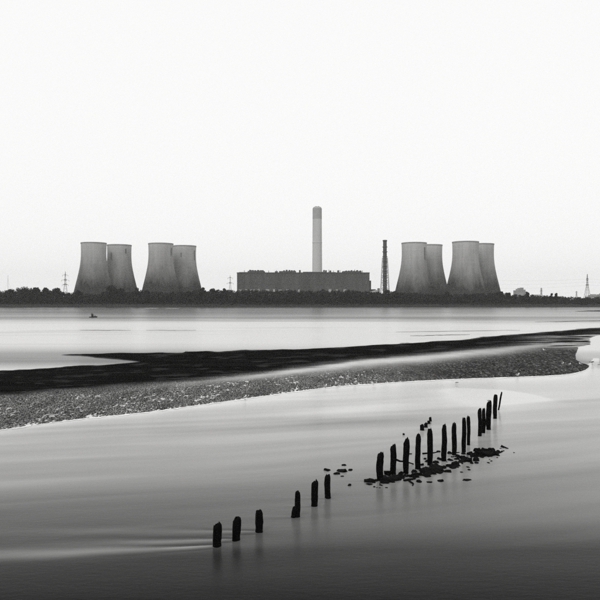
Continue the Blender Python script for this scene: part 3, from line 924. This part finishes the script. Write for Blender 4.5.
def build_pylon(px, top_py, base_w, Y, label, arms, th=0.24):
    k = Y / F
    zt = CAM_H + (300 - top_py) * k - 4.6
    t = empty("lattice_pylon", ((px - 300) * k, Y, 4.6), random.uniform(-0.2, 0.2))
    tag(t, label, "pylon", "electricity pylons on the skyline")
    wb = base_w * k / 2
    def half(z):
        return max(wb * (1 - z / (zt * 0.62)) + 0.5 + 0.9, 1.4) if z < zt * 0.62 else 1.4 * (1 - (z - zt * 0.62) / (zt * 0.38)) + 0.3
    corners = ((-1, -1), (1, -1), (1, 1), (-1, 1))
    zs = [0, zt * .14, zt * .26, zt * .37, zt * .47, zt * .56, zt * .64, zt * .72, zt * .80, zt * .88, zt * .96, zt]
    pt = lambda c, z: Vector((c[0] * half(z), c[1] * half(z), z))
    for c in corners:
        bm = bmesh.new()
        for a, b in zip(zs[:-1], zs[1:]):
            bar(bm, pt(c, a), pt(c, b), th)
        obj("leg", bm, M["steel"], t)
    for i in range(len(zs) - 1):
        bm = bmesh.new()
        for q in range(4):
            a, b = corners[q], corners[(q + 1) % 4]
            bar(bm, pt(a, zs[i]), pt(b, zs[i + 1]), th * 0.55); bar(bm, pt(b, zs[i]), pt(a, zs[i + 1]), th * 0.55)
        obj("brace", bm, M["steel"], t)
    for (apy, hw) in arms:
        z = CAM_H + (300 - apy) * k - 4.6
        w = hw * k
        bm = bmesh.new()
        hh = half(z)
        for s in (-1, 1):
            for yy in (-hh, hh):
                bar(bm, (0, yy, z), (s * w, 0, z), th * 0.8)
                bar(bm, (0, yy, z + 2.4), (s * w, 0, z + 0.2), th * 0.7)
            for f in (0.3, 0.55, 0.8):
                bar(bm, (s * w * f, 0, z), (s * w * f, 0, z + 2.4 * (1 - f)), th * 0.5)
        bar(bm, (-hh * 2.4, 0, z + 0.8), (hh * 2.4, 0, z + 0.8), 1.0)
        obj("crossarm", bm, M["steel"], t)
        for s in (-1, 1):
            bm = bmesh.new(); bar(bm, (s * w, 0, z), (s * w, 0, z - 3.4), 0.3, 6); obj("insulator", bm, M["steel"], t)
    return t

def build_cable(a, b, sag, label, r=0.08):
    bm = bmesh.new()
    prev = None
    a = Vector(a); b = Vector(b)
    n = 24
    for i in range(n + 1):
        f = i / n
        p = a.lerp(b, f); p.z -= sag * 4 * f * (1 - f)
        if prev is not None:
            bar(bm, prev, p, r, 3)
        prev = p
    tag(obj("power_cable", bm, M["steel"]), label, "cable", "overhead cables strung between the pylons")

def build_skyline():
    build_pylon(65.3, 271.5, 5, 1750, "lattice pylon on the left skyline beside the leftmost cooling tower", [(275.2, 2.6), (280.2, 3.6), (284.8, 3.0)])
    build_pylon(230.2, 275.5, 4.4, 1800, "lattice pylon close to the left end of the turbine hall", [(278.0, 2.4), (283.2, 3.2)])
    build_pylon(587.3, 274.0, 5.0, 1700, "tallest lattice pylon, by the right edge of the picture", [(279.0, 0.9), (285.2, 1.1)], 0.3)
    build_pylon(541.3, 287.6, 2.2, 2300, "short distant pylon between the pale block and the tall right pylon", [(289.0, 1.2), (291.0, 1.5)], 0.4)
    build_pylon(576.5, 291.0, 2.0, 2500, "faint tiny pylon left of the tall right pylon", [(292.0, 1.0)], 0.3)
    # thin mast at the far left
    t = empty("radio_mast", at(8.0, 302, 1900) * 1.0)
    t.location.z = 4.6
    tag(t, "thin radio mast above the trees at the left edge", "mast")
    bm = bmesh.new(); bar(bm, (0, 0, 0), (0, 0, 74), 0.45, 6, 0.25); obj("pole", bm, M["steel"], t)
    for s in (-1, 1):
        bm = bmesh.new(); bar(bm, (s * 18, 0, 0), (0, 0, 62), 0.09, 3); obj("guy_wire", bm, M["steel"], t)
    # cables
    P = lambda px, py, Y: at(px, py, Y)
    names = ["topmost cable reaching left from the tall right pylon", "second cable down reaching left from the tall right pylon", "lowest cable reaching left from the tall right pylon"]
    for nm, (ya, yb) in zip(names, ((279.0, 279.5), (282.0, 283.5), (285.2, 288.0))):
        build_cable(P(587.3, ya, 1700), P(480, yb, 1820), 4, nm)
    names = ["topmost cable leaving the frame right of the tall pylon", "second cable leaving the frame right of the tall pylon", "lowest cable leaving the frame right of the tall pylon"]
    for nm, (ya, yb) in zip(names, ((279.0, 279.0), (282.0, 282.0), (285.2, 285.0))):
        build_cable(P(587.3, ya, 1700), P(760, yb, 1650), 5, nm)
    # pale block right of the towers: stepped works building
    Y = 2300.0; k = Y / F
    t = empty("works_building", ((520.5 - 300) * k, Y, 4.6))
    tag(t, "pale stepped works building showing over the trees right of the towers", "building")
    for (a, b, tp) in ((514.6, 517.0, 290.3), (517.05, 518.6, 288.9), (518.65, 521.0, 288.0), (521.05, 523.6, 287.6), (523.65, 525.6, 289.6), (525.65, 527.0, 291.4)):
        bm = bmesh.new(); box(bm, (a - 520.5) * k, (b - 520.5) * k, 0, 14, 0, CAM_H + (300 - tp) * k - 4.6)
        w = obj("block", bm, M["far_wall"], t)
        for q in range(3):
            zt = CAM_H + (300 - tp) * k - 4.6 - 3 - q * 5
            bm = bmesh.new(); box(bm, (a + 0.4 - 520.5) * k, (b - 0.4 - 520.5) * k, -0.2, 0.002, zt - 1.6, zt); obj("window", bm, M["mid"], w)
    for (px, wpx, tp, lab) in ((594.0, 7.5, 294.2, "low pale building by the foot of the tall right pylon"),
                               (603.0, 8.0, 293.4, "pale building cut by the right edge of the picture"),
                               (536.0, 6.0, 294.6, "low pale roof right of the stepped works building"),):
        t = empty("distant_building", ((px - 300) * k, Y, 4.6))
        tag(t, lab, "building")
        W = wpx * k / 2; Hh = CAM_H + (300 - tp) * k - 4.6
        bm = bmesh.new(); box(bm, -W, W, 0, 18, 0, Hh - 3); obj("wall", bm, M["far_wall"], t)
        bm = bmesh.new(); box(bm, -W * .6, W * .7, 2, 12, Hh - 3, Hh); obj("roof_plant", bm, M["far_wall"], t)
        for q in range(5):
            bm = bmesh.new(); xx = -W + (q + .5) * 2 * W / 5; box(bm, xx - W * .1, xx + W * .1, -0.2, 0.002, Hh - 9, Hh - 6); obj("window", bm, M["mid"], t)

# ------------------------------------------------------------------ posts, stumps, stones, driftwood
def post_mesh(height, width, lean, seed, slant, deep=0.6, broken=0.0):
    rs = np.random.default_rng(seed)
    n = 14
    bm = bmesh.new()
    rings = []
    zs = list(np.linspace(-deep, height * 0.86, 16)) + [height * 0.93, height * 0.975, height]
    ph = rs.random(4) * 6.28
    for z in zs:
        f = max(z, 0) / height
        r = width / 2 * (1.10 - 0.12 * f)
        # thinner and gnawed at the water line, rounded off at the head
        r *= 1 - 0.10 * math.exp(-((z - 0.12) / 0.12) ** 2)
        head = 1.0
        if f > 0.90:
            head = {0: 0.92, 1: 0.72, 2: 0.34}[[height * 0.93, height * 0.975, height].index(z) if z in (height * 0.93, height * 0.975, height) else 0]
        ring = []
        for k in range(n):
            a = 2 * math.pi * k / n
            w = 1 + 0.10 * math.sin(2 * a + ph[0] + z * 1.7) + 0.06 * math.sin(3 * a + ph[1] - z * 3.1) + 0.05 * math.sin(5 * a + ph[2] + z * 6) + rs.normal() * 0.025
            x = r * w * head * math.cos(a) + lean * max(f, 0) + 0.012 * math.sin(z * 4 + ph[3])
            y = r * w * head * math.sin(a)
            zz = z + (rs.normal() * 0.035 * min(1, width / 0.2) if f > 0.92 else 0)
            if f > 0.84:
                zz += slant * (x - lean) * (f - 0.84) / 0.16 * 1.0
            ring.append(bm.verts.new((x, y, zz)))
        rings.append(ring)
    for a, b in zip(rings[:-1], rings[1:]):
        for k in range(n):
            bm.faces.new((a[k], a[(k + 1) % n], b[(k + 1) % n], b[k]))
    bm.faces.new(rings[-1]); bm.faces.new(rings[0][::-1])
    return bm

POST_LABELS = [
    "leftmost groyne post, short and thick, nearest the viewer",
    "short round-topped post, second from the left",
    "short slim post, third from the left",
    "stepped broken post with a stump against its foot, fourth from the left",
    "fifth post from the left, notched on its left side near the top",
    "sixth post from the left, last before the wide gap",
    "first post right of the wide gap, at the left end of the stones",
    "second post right of the wide gap, standing among dark stones",
    "third post right of the wide gap, with a slanting head",
    "fourth post right of the wide gap, broad at its foot among stones",
    "fifth post right of the wide gap, just under the row of small stumps",
    "sixth post right of the wide gap, tall and straight",
    "seventh post right of the wide gap, tall, left of the large stone heap",
    "left one of the close twin posts above the large stone heap",
    "right one of the close twin posts above the large stone heap",
    "left post of the tight cluster of three near the far end",
    "thin middle post of the tight cluster of three near the far end",
    "thick right post of the tight cluster of three, pale bird on top",
    "upright last thick post at the far right end of the row",
    "thin stick leaning right at the very end of the row",
]

def build_posts():
    for k, ((cx, wy, ty, w, ln), lab) in enumerate(zip(POSTS, POST_LABELS)):
        p = ground(cx, wy)
        m = p.y / F
        Hh = (wy - ty) * m
        bm = post_mesh(Hh, w * m * 1.04, ln * m, 100 + k, (0.35, 0.5, 0.2, -0.3, 0.9, 0.3, 0.7, 0.6, 0.8, 0.7, 0.2, 0.4, 0.1, 0.3, 0.1, 0.4, 0.2, 0.8, 0.3, 0.2)[k])
        if k == 3:      # stump jammed against its left foot
            t = empty("groyne_post", p)
            obj("shaft", bm, M["post"], t, smooth=True)
            bm2 = post_mesh(12.5 * m, 5.6 * m, 2.0 * m, 333, 1.1)
            obj("stump", bm2, M["post"], t, (-3.0 * m, -0.02, 0), smooth=True)
            bm3 = bmesh.new(); bar(bm3, (0.02, 0, 14 * m), (3.2 * m, 0.02, 14.6 * m), 0.9 * m, 7, 0.7 * m)
            obj("bolt_stub", bm3, M["post"], t)
            tag(t, lab, "post", "old timber groyne posts")
        else:
            o = obj("groyne_post", bm, M["post"], loc=p, smooth=True)
            tag(o, lab, "post", "old timber groyne posts")
    # row of small rotted stumps beyond
    for k, (px, py, w, h, lab) in enumerate(((422.1, 430.2, 4.2, 5.6, "largest and nearest stump in the short row beyond the posts"),
                                             (426.0, 427.4, 3.6, 4.2, "second stump in the short row beyond the posts"),
                                             (428.8, 423.8, 3.0, 3.0, "third stump in the short row beyond the posts"),
                                             (430.4, 421.2, 2.6, 3.6, "farthest stump in the short row beyond the posts"),
                                             (403.9, 434.9, 2.2, 1.4, "lone tiny stump left of the short stump row"))):
        p = ground(px, py); m = p.y / F
        o = obj("timber_stump", post_mesh(h * m, w * m, 0, 500 + k, 0.3), M["post"], loc=p, smooth=True)
        tag(o, lab, "stump", "rotted stumps beyond the posts")

def stone_mesh(seed):
    rs = np.random.default_rng(seed)
    bm = bmesh.new()
    bmesh.ops.create_icosphere(bm, subdivisions=3, radius=1.0)
    dirs = rs.normal(size=(12, 3)); dirs[:, 2] = np.abs(dirs[:, 2]); dirs /= np.linalg.norm(dirs, axis=1)[:, None]
    off = 0.42 + 0.45 * rs.random(12)
    ph = rs.random(6) * 6.28
    for v in bm.verts:
        c = np.array(v.co)
        for d, o in zip(dirs, off):
            e = c @ d - o
            if e > 0: c = c - d * e * 0.95
        c = c * (1 + 0.16 * math.sin(3.1 * c[0] + ph[0]) * math.sin(3.7 * c[1] + ph[1]) + 0.10 * math.sin(7 * c[0] + ph[2]) * math.sin(6 * c[1] + 5 * c[2] + ph[3]) + rs.normal() * 0.05)
        v.co = Vector(c)
    me = bpy.data.meshes.new("stone"); bm.to_mesh(me); bm.free()
    me.materials.append(M["stone"])
    return me

def build_rubble_bed():
    # low weedy mud and broken stone lying between the posts right of the gap
    pxs = np.arange(364, 512, 0.35); pys = np.arange(444, 488, 0.35)
    PYg, PXg = np.meshgrid(pys, pxs, indexing='ij')
    Yv = CAM_H * F / (PYg - 300); Xv = Yv * (PXg - 300) / F
    line = np.interp(PXg, [366, 385, 420, 445, 470, 485, 500, 510], [481.5, 480.5, 473, 466.5, 459.5, 454.5, 452, 449])
    half = np.interp(PXg, [366, 380, 395, 430, 455, 470, 490, 500, 508], [1.0, 2.6, 3.0, 5.0, 3.6, 4.5, 3.6, 1.5, 0.5])
    m = 1 - np.abs(PYg - line) / half
    n = fbm(Xv * 1.6, Yv * 0.8, 201, 4)
    n2 = fbm(Xv * 6.0, Yv * 3.0, 211, 3)
    z = np.clip(m, -1, 1) * 0.10 + (n - 0.60) * 0.55 + (n2 - 0.5) * 0.16
    z = np.where(m > 0, z, np.minimum(z, 0) - 0.1)
    z = np.clip(z, -0.2, 0.14)
    me = grid_mesh("rubble_bed", Xv, Yv, z)
    bm = bmesh.new(); bm.from_mesh(me)
    bmesh.ops.delete(bm, geom=[f for f in bm.faces if max(v.co.z for v in f.verts) < -0.06], context='FACES')
    bm.to_mesh(me); bm.free()
    tag(obj("rubble_bed", me, M["stone"]), "low ragged bed of black weed and broken stone between the posts", "rubble", kind="stuff")

def build_stones():
    meshes = [stone_mesh(900 + k) for k in range(9)]
    def stone(px, py, w, h, lab, grp, dep=None):
        p = ground(px, py); m = p.y / F
        o = obj("stone", random.choice(meshes), None, loc=(p.x, p.y, h * m * 0.06))
        o.scale = (w * m / 2 * 1.25, (dep or w * 0.8) * m / 2 * 1.7, h * m * 0.80)
        o.rotation_euler = (random.uniform(-.25, .25), random.uniform(-.15, .15), random.uniform(-0.4, 0.4) + random.choice((0, math.pi)))
        tag(o, lab, "stone", grp)
        return o
    # the large heap right of the twin posts
    heap = [(462, 458.5, 9, 4.5), (468, 461, 10, 5.5), (474, 456.5, 10, 6), (469, 454.5, 7, 4), (480, 455.5, 11, 6.5), (476, 460.5, 8, 5),
            (486, 452.0, 10, 5), (486, 456, 9, 4.5), (492, 454.5, 10, 5), (497, 455.0, 7, 3.5), (478, 451.0, 9, 4.5), (492, 450.5, 8, 4), (464, 454, 6, 3),
            (472, 463.5, 5, 2.4), (457.5, 456.6, 6, 3), (498, 451.8, 5, 2.6)]
    for (x, y, w, h) in heap:
        stone(x, y, w * 0.85, h * 1.3, "dark angular stone in the large heap right of the twin posts", "stones of the large heap")
    # outliers with places of their own
    solo = [(503.5, 447.4, 5.5, 3.0, "stone lying apart at the right end of the stone heap"),
            (507.0, 448.4, 3.6, 1.8, "small flat stone at the extreme right of the stones"),
            (476.5, 460.0 + 3.2, 4.4, 2.6, "stone jutting from the front of the large heap"),
            (468, 467.2, 4.0, 1.4, "flat stone in front of the large heap, the upper of three"),
            (469, 469.8, 3.2, 1.6, "flat stone in front of the large heap, the middle of three"),
            (461.5, 472.2, 3.4, 1.2, "flat stone in front of the large heap, the lowest of three"),
            (466.5, 480.0, 7.5, 1.8, "long flat stone alone on the water right of the posts"),
            (440.0, 481.0, 6.0, 2.6, "peaked stone alone in front of the sixth post after the gap"),
            (419.5, 481.5, 6.5, 2.6, "rounded stone in front of the fourth post after the gap"),
            (429.0, 482.0, 5.5, 1.2, "thin flat stone between two lone stones before the posts"),
            (349.4, 485.2, 5.5, 2.6, "lone stone midway across the wide gap"),
            (327.5, 470.4, 5.6, 3.2, "left stone of the small group above the sixth post"),
            (341.5, 470.8, 11.0, 3.2, "widest stone of the small group above the sixth post"),
            (350.5, 470.2, 6.5, 1.6, "thin right stone of the small group above the sixth post"),
            (344.0, 465.2, 5.5, 2.4, "topmost stone of the small group above the sixth post"),
            (337.0, 474.0, 6.5, 2.6, "lowest dark stone of the small group above the sixth post"),
            (342.2, 476.4, 3.6, 1.4, "tiny stone at the bottom of the small group above the sixth post"),
            (370.8, 480.2, 8.5, 2.6, "flat stone at the left foot of the first post after the gap"),
            (369.5, 484.2, 7.0, 1.6, "thinner flat stone just below the one at the first post"),
            (438.5, 451.9, 3.6, 2.4, "small stone left behind the sixth post after the gap"),
            (449.5, 452.6, 3.6, 2.6, "small stone just left of the seventh post after the gap")]
    for (x, y, w, h, lab) in solo:
        stone(x, y, w, h, lab, "scattered stones")
    # rubble along the foot of the posts
    rub = [(385, 482.5, 9, 3.5), (391, 481.5, 9, 3.5), (387.5, 474.5, 6, 2.6), (398, 476, 7, 3.2), (400.5, 473.5, 6, 3.4), (411, 476.5, 8, 3.4), (418, 475, 9, 4.2),
           (424, 472.5, 8, 4.6), (414, 471.5, 6, 3.0), (427, 476.0, 8, 3.4), (433, 473.2, 8, 3.4), (436, 470.5, 8, 3.6), (443, 468.0, 8, 3.4), (449, 466.0, 9, 3.6),
           (455, 464.5, 8, 3.0), (440, 472.5, 8, 2.2), (447, 471.6, 9, 2.4), (453, 468.2, 7, 2.0), (436, 462.5, 7, 3.4), (441, 459.5, 6, 3.0), (425, 459.0, 4, 2),
           (428, 461.5, 6, 3.4), (421, 465.0, 5, 2.6), (450, 460.0, 6, 2.6), (456, 459.2, 5, 2.4)]
    for (x, y, w, h) in rub:
        o_ = ["first", "second", "third", "fourth", "fifth", "sixth", "seventh"]
        near_ = min(range(7), key=lambda i: abs(POSTS[6 + i][0] - x))
        side = "left" if x < POSTS[6 + near_][0] - 0.8 else ("right" if x > POSTS[6 + near_][0] + 0.8 else "front")
        far_ = "nearer than" if y > POSTS[6 + near_][1] + 3 else ("behind" if y < POSTS[6 + near_][1] - 3 else "beside")
        stone(x, y, w, h, f"dark stone at the {side} foot of the {o_[near_]} post after the gap, {far_} it", "rubble between the posts")
    for i in range(64):
        if i < 40:
            f = random.random()
            x = 374 + f * 88 + random.gauss(0, 3); y = 484 - f * 27 + random.gauss(0, 3.4)
        else:
            x = random.gauss(480, 12); y = 457 - (x - 480) * 0.14 + random.gauss(0, 3.6)
        w_ = random.uniform(1.4, 3.8)
        stone(x, y, w_, w_ * random.uniform(0.3, 0.6), "small dark fragment strewn through the rubble around the posts right of the gap", "small fragments of the rubble")
    # driftwood
    def branch(pts, r, lab):
        bm = bmesh.new()
        P = [ground(a, b, z) for a, b, z in pts]
        c = P[0].copy()
        for i in range(len(P) - 1):
            f = i / max(1, len(P) - 1)
            bar(bm, P[i] - c, P[i + 1] - c, r * (1 - 0.5 * f), 7, r * (1 - 0.5 * (i + 1) / (len(P) - 1)))
        tag(obj("driftwood", bm, M["drift"], loc=c, smooth=True), lab, "driftwood", "driftwood caught in the posts")
    branch([(422.5, 453.6, 0.12), (428, 453.2, 0.13), (434, 452.8, 0.12), (439.5, 451.6, 0.13)], 0.055, "level broken rail behind the fifth post after the gap")
    branch([(396.0, 459.6, 0.25), (400.0, 461.2, 0.2), (405, 461.5, 0.15), (413.5, 464.0, 0.05)], 0.06, "sloping broken rail between the second and fourth posts after the gap")
    branch([(408.5, 480.2, 0.02), (411.0, 482.2, 0.04), (413.4, 483.5, 0.04), (412.4, 486.0, 0.0)], 0.05, "forked twig lying on the water in front of the third post")
    branch([(404, 480.8, 0.02), (409, 479.4, 0.05), (415.5, 478.6, 0.03)], 0.07, "short log lying just behind the forked twig")
    branch([(408.4, 454.0, 0.02), (412, 453.6, 0.03)], 0.04, "tiny stick on the water between the third and fourth posts")
    branch([(384.0, 472.4, 0.1), (388, 472.0, 0.12), (392, 471.6, 0.1)], 0.09, "log wedged between the first and second posts after the gap")
    branch([(447.5, 453.2, 0.08), (459.5, 452.4, 0.1)], 0.05, "rail stub crossing behind the seventh post after the gap")

# ------------------------------------------------------------------ gulls and boat
_gull = {}
def gull_parts():
    if _gull: return _gull
    bm = bmesh.new()
    # one continuous body: tail tip - belly - chest - neck - head
    spine = [(-0.20, 0.165, 0.006, 0.010), (-0.15, 0.165, 0.028, 0.02), (-0.08, 0.16, 0.052, 0.05), (0.0, 0.158, 0.062, 0.064), (0.06, 0.168, 0.056, 0.06),
             (0.095, 0.195, 0.040, 0.042), (0.112, 0.228, 0.030, 0.030), (0.122, 0.255, 0.032, 0.033), (0.140, 0.270, 0.024, 0.026), (0.156, 0.270, 0.010, 0.012)]
    rings = []
    n = 10
    for i, (x, z, ry, rz) in enumerate(spine):
        a = spine[max(i - 1, 0)]; b = spine[min(i + 1, len(spine) - 1)]
        tx, tz = b[0] - a[0], b[1] - a[1]
        l = math.hypot(tx, tz); tx /= l; tz /= l
        rings.append([bm.verts.new((x - tz * math.sin(t) * rz, math.cos(t) * ry, z + tx * math.sin(t) * rz)) for t in [2 * math.pi * k / n for k in range(n)]])
    for a, b in zip(rings[:-1], rings[1:]):
        for k in range(n):
            bm.faces.new((a[k], a[(k + 1) % n], b[(k + 1) % n], b[k]))
    bm.faces.new(rings[-1]); bm.faces.new(rings[0][::-1])
    bmesh.ops.recalc_face_normals(bm, faces=bm.faces)
    me = bpy.data.meshes.new("body"); bm.to_mesh(me); bm.free(); me.materials.append(M["gull_white"])
    me.polygons.foreach_set("use_smooth", [True] * len(me.polygons))
    _gull["body"] = me
    for s, nm in ((1, "wing_a"), (-1, "wing_b")):
        bm = bmesh.new()
        out = [(0.07, 0.185), (0.02, 0.215), (-0.08, 0.205), (-0.17, 0.185), (-0.27, 0.165), (-0.16, 0.15), (-0.05, 0.14), (0.04, 0.15)]
        va = [bm.verts.new((x, s * (0.060 - 0.12 * max(0, -x - 0.05)), z)) for x, z in out]
        vb = [bm.verts.new((x, s * (0.040 - 0.12 * max(0, -x - 0.05)), z)) for x, z in out]
        bm.faces.new(va); bm.faces.new(vb[::-1])
        for k in range(len(out)):
            j = (k + 1) % len(out)
            bm.faces.new((va[k], vb[k], vb[j], va[j]))
        bmesh.ops.recalc_face_normals(bm, faces=bm.faces)
        me = bpy.data.meshes.new("wing"); bm.to_mesh(me); bm.free(); me.materials.append(M["gull_grey"])
        _gull[nm] = me
    bm = bmesh.new(); bar(bm, (0.15, 0, 0.268), (0.195, 0, 0.258), 0.009, 6, 0.003)
    me = bpy.data.meshes.new("beak"); bm.to_mesh(me); bm.free(); me.materials.append(M["beak"]); _gull["beak"] = me
    for s, nm in ((1, "leg_a"), (-1, "leg_b")):
        bm = bmesh.new(); bar(bm, (0.005, s * 0.022, 0.0), (0.0, s * 0.022, 0.12), 0.005, 5)
        for q in (-0.5, 0, 0.5):
            bar(bm, (0.005, s * 0.022, 0.003), (0.045, s * 0.022 + q * 0.04, 0.002), 0.004, 4)
        me = bpy.data.meshes.new("leg"); bm.to_mesh(me); bm.free(); me.materials.append(M["beak"]); _gull[nm] = me
    return _gull

def build_gulls():
    parts = gull_parts()
    G = [(325.0, 387.8, 0.03, 0.3, 1.0, "leftmost gull of the four along the foam edge"),
         (337.0, 385.4, 0.03, 2.6, 1.0, "second gull from the left along the foam edge"),
         (355.2, 384.9, 0.03, 0.9, 1.15, "third and largest gull from the left along the foam edge"),
         (373.4, 385.0, 0.03, 2.9, 0.95, "fourth gull from the left along the foam edge"),
         (245.0, 400.2, 0.03, 1.2, 1.15, "gull by itself on the left part of the foam edge"),
         (456.0, 384.4, 0.0, 3.0, 0.9, "gull by itself in the shallow water past the foam edge"),
         (517.5, 376.8, 0.05, 0.2, 1.15, "gull on the foam edge under the dark sand tip"),
         (544.5, 351.8, 0.05, 2.8, 1.4, "gull high up on the wet sand near the mud"),
         (562.3, 365.0, 0.08, 0.1, 1.0, "left one of three gulls on the sand tip"),
         (569.3, 366.2, 0.08, 0.4, 1.1, "middle one of three gulls on the sand tip"),
         (580.7, 365.6, 0.06, 2.9, 1.1, "right one of three gulls on the sand tip"),
         (592.2, 365.0, 0.0, 0.6, 1.9, "tall darker gull standing in the water off the sand tip"),
         (598.0, 366.0, 0.0, 2.7, 0.9, "small gull in the water at the right edge")]
    for (px, py, z, rz, s, lab) in G:
        t = empty("gull", ground(px, py, z), rz)
        t.scale = (s * 1.3,) * 3
        tag(t, lab, "bird", "gulls feeding by the tide line")
        for nm, me in parts.items():
            obj(nm.split("_")[0], me, None, t)
    # bird on the thick post of the far cluster
    cx, wy, ty, w, ln = POSTS[17]
    p = ground(cx, wy); m = p.y / F
    t = empty("gull", (p.x + (ln - 0.6) * m, p.y, (wy - ty) * m - 0.05), 2.8)
    t.scale = (0.75,) * 3
    tag(t, "pale bird perched on top of the thick far post", "bird", "gulls feeding by the tide line")
    for nm, me in parts.items():
        obj(nm.split("_")[0], me, None, t)

def build_boat():
    p = ground(93.3, 317.5)
    t = empty("fishing_boat", p, R(8))
    tag(t, "small dark boat alone on the far water in front of the left towers", "boat")
    bm = bmesh.new()
    L = 1.9
    secs = []
    for i in range(9):
        f = i / 8
        x = -L + 2 * L * f
        w = 0.62 * (1 - max(0, (f - 0.45) / 0.55) ** 2.2) * (0.82 + 0.18 * min(1, f * 3)) + 0.015
        sh = 0.40 + 0.28 * max(0, f - 0.35) ** 1.6 * 2
        secs.append([bm.verts.new(q) for q in ((x, -w, sh), (x, -w * 0.8, 0.05), (x, 0, -0.22), (x, w * 0.8, 0.05), (x, w, sh), (x, w * 0.88, sh - 0.03), (x, 0, sh - 0.2), (x, -w * 0.88, sh - 0.03))])
    for a, b in zip(secs[:-1], secs[1:]):
        for k in range(8):
            bm.faces.new((a[k], a[(k + 1) % 8], b[(k + 1) % 8], b[k]))
    bm.faces.new(secs[0][::-1]); bm.faces.new(secs[-1])
    bmesh.ops.recalc_face_normals(bm, faces=bm.faces)
    obj("hull", bm, M["boat"], t)
    bm = bmesh.new()
    v = [bm.verts.new(q) for q in ((-0.85, -0.42, 0.3), (0.25, -0.42, 0.3), (0.25, 0.42, 0.3), (-0.85, 0.42, 0.3), (-0.95, -0.36, 1.75), (-0.15, -0.36, 1.75), (-0.15, 0.36, 1.75), (-0.95, 0.36, 1.75))]
    for f in ((0, 3, 2, 1), (4, 5, 6, 7), (0, 1, 5, 4), (1, 2, 6, 5), (2, 3, 7, 6), (3, 0, 4, 7)):
        bm.faces.new([v[k] for k in f])
    c = obj("cabin", bm, M["boat"], t)
    bm = bmesh.new(); box(bm, -1.05, 0.0, -0.45, 0.45, 1.752, 1.84); obj("roof", bm, M["boat"], c)
    bm = bmesh.new(); box(bm, -0.75, -0.25, -0.43, -0.36, 1.1, 1.5); obj("window", bm, M["boat2"], c)
    bm = bmesh.new(); bar(bm, (-0.6, 0, 1.84), (-0.75, 0, 2.35), 0.07, 6); obj("mast", bm, M["boat"], t)
    bm = bmesh.new(); box(bm, 0.45, 1.0, -0.3, 0.3, 0.25, 0.85); obj("net_box", bm, M["boat2"], t)
    bm = bmesh.new(); bar(bm, (1.5, 0, 0.5), (0.1, 0, 1.5), 0.05, 5); obj("gantry", bm, M["boat"], t)

# ------------------------------------------------------------------ haze over the whole estuary
def build_haze():
    bm = bmesh.new()
    box(bm, -3200, 3200, -90, 5200, -1.6, 222)
    t = bpy.data.materials.new("estuary_haze")
    t.use_nodes = True
    nt = t.node_tree
    for n in list(nt.nodes):
        nt.nodes.remove(n)
    out = nt.nodes.new("ShaderNodeOutputMaterial")
    pv = nt.nodes.new("ShaderNodeVolumePrincipled")
    pv.inputs["Color"].default_value = g(0.94)
    pv.inputs["Density"].default_value = 0.000068
    pv.inputs["Anisotropy"].default_value = 0.2
    nt.links.new(pv.outputs[0], out.inputs["Volume"])
    t.cycles.homogeneous_volume = True
    o = obj("haze", bm, t)
    tag(o, "thin pale haze over the estuary", "haze", kind="stuff")

build_water()
build_bank()
build_bars()
build_land()
build_woodland()
for (px, tp, wd, dy, lab) in TREES:
    build_tree(px, tp, wd, SHORE + 26 + dy, lab)
build_station()
build_skyline()
build_posts()
build_rubble_bed()
build_stones()
build_gulls()
build_boat()
build_haze()
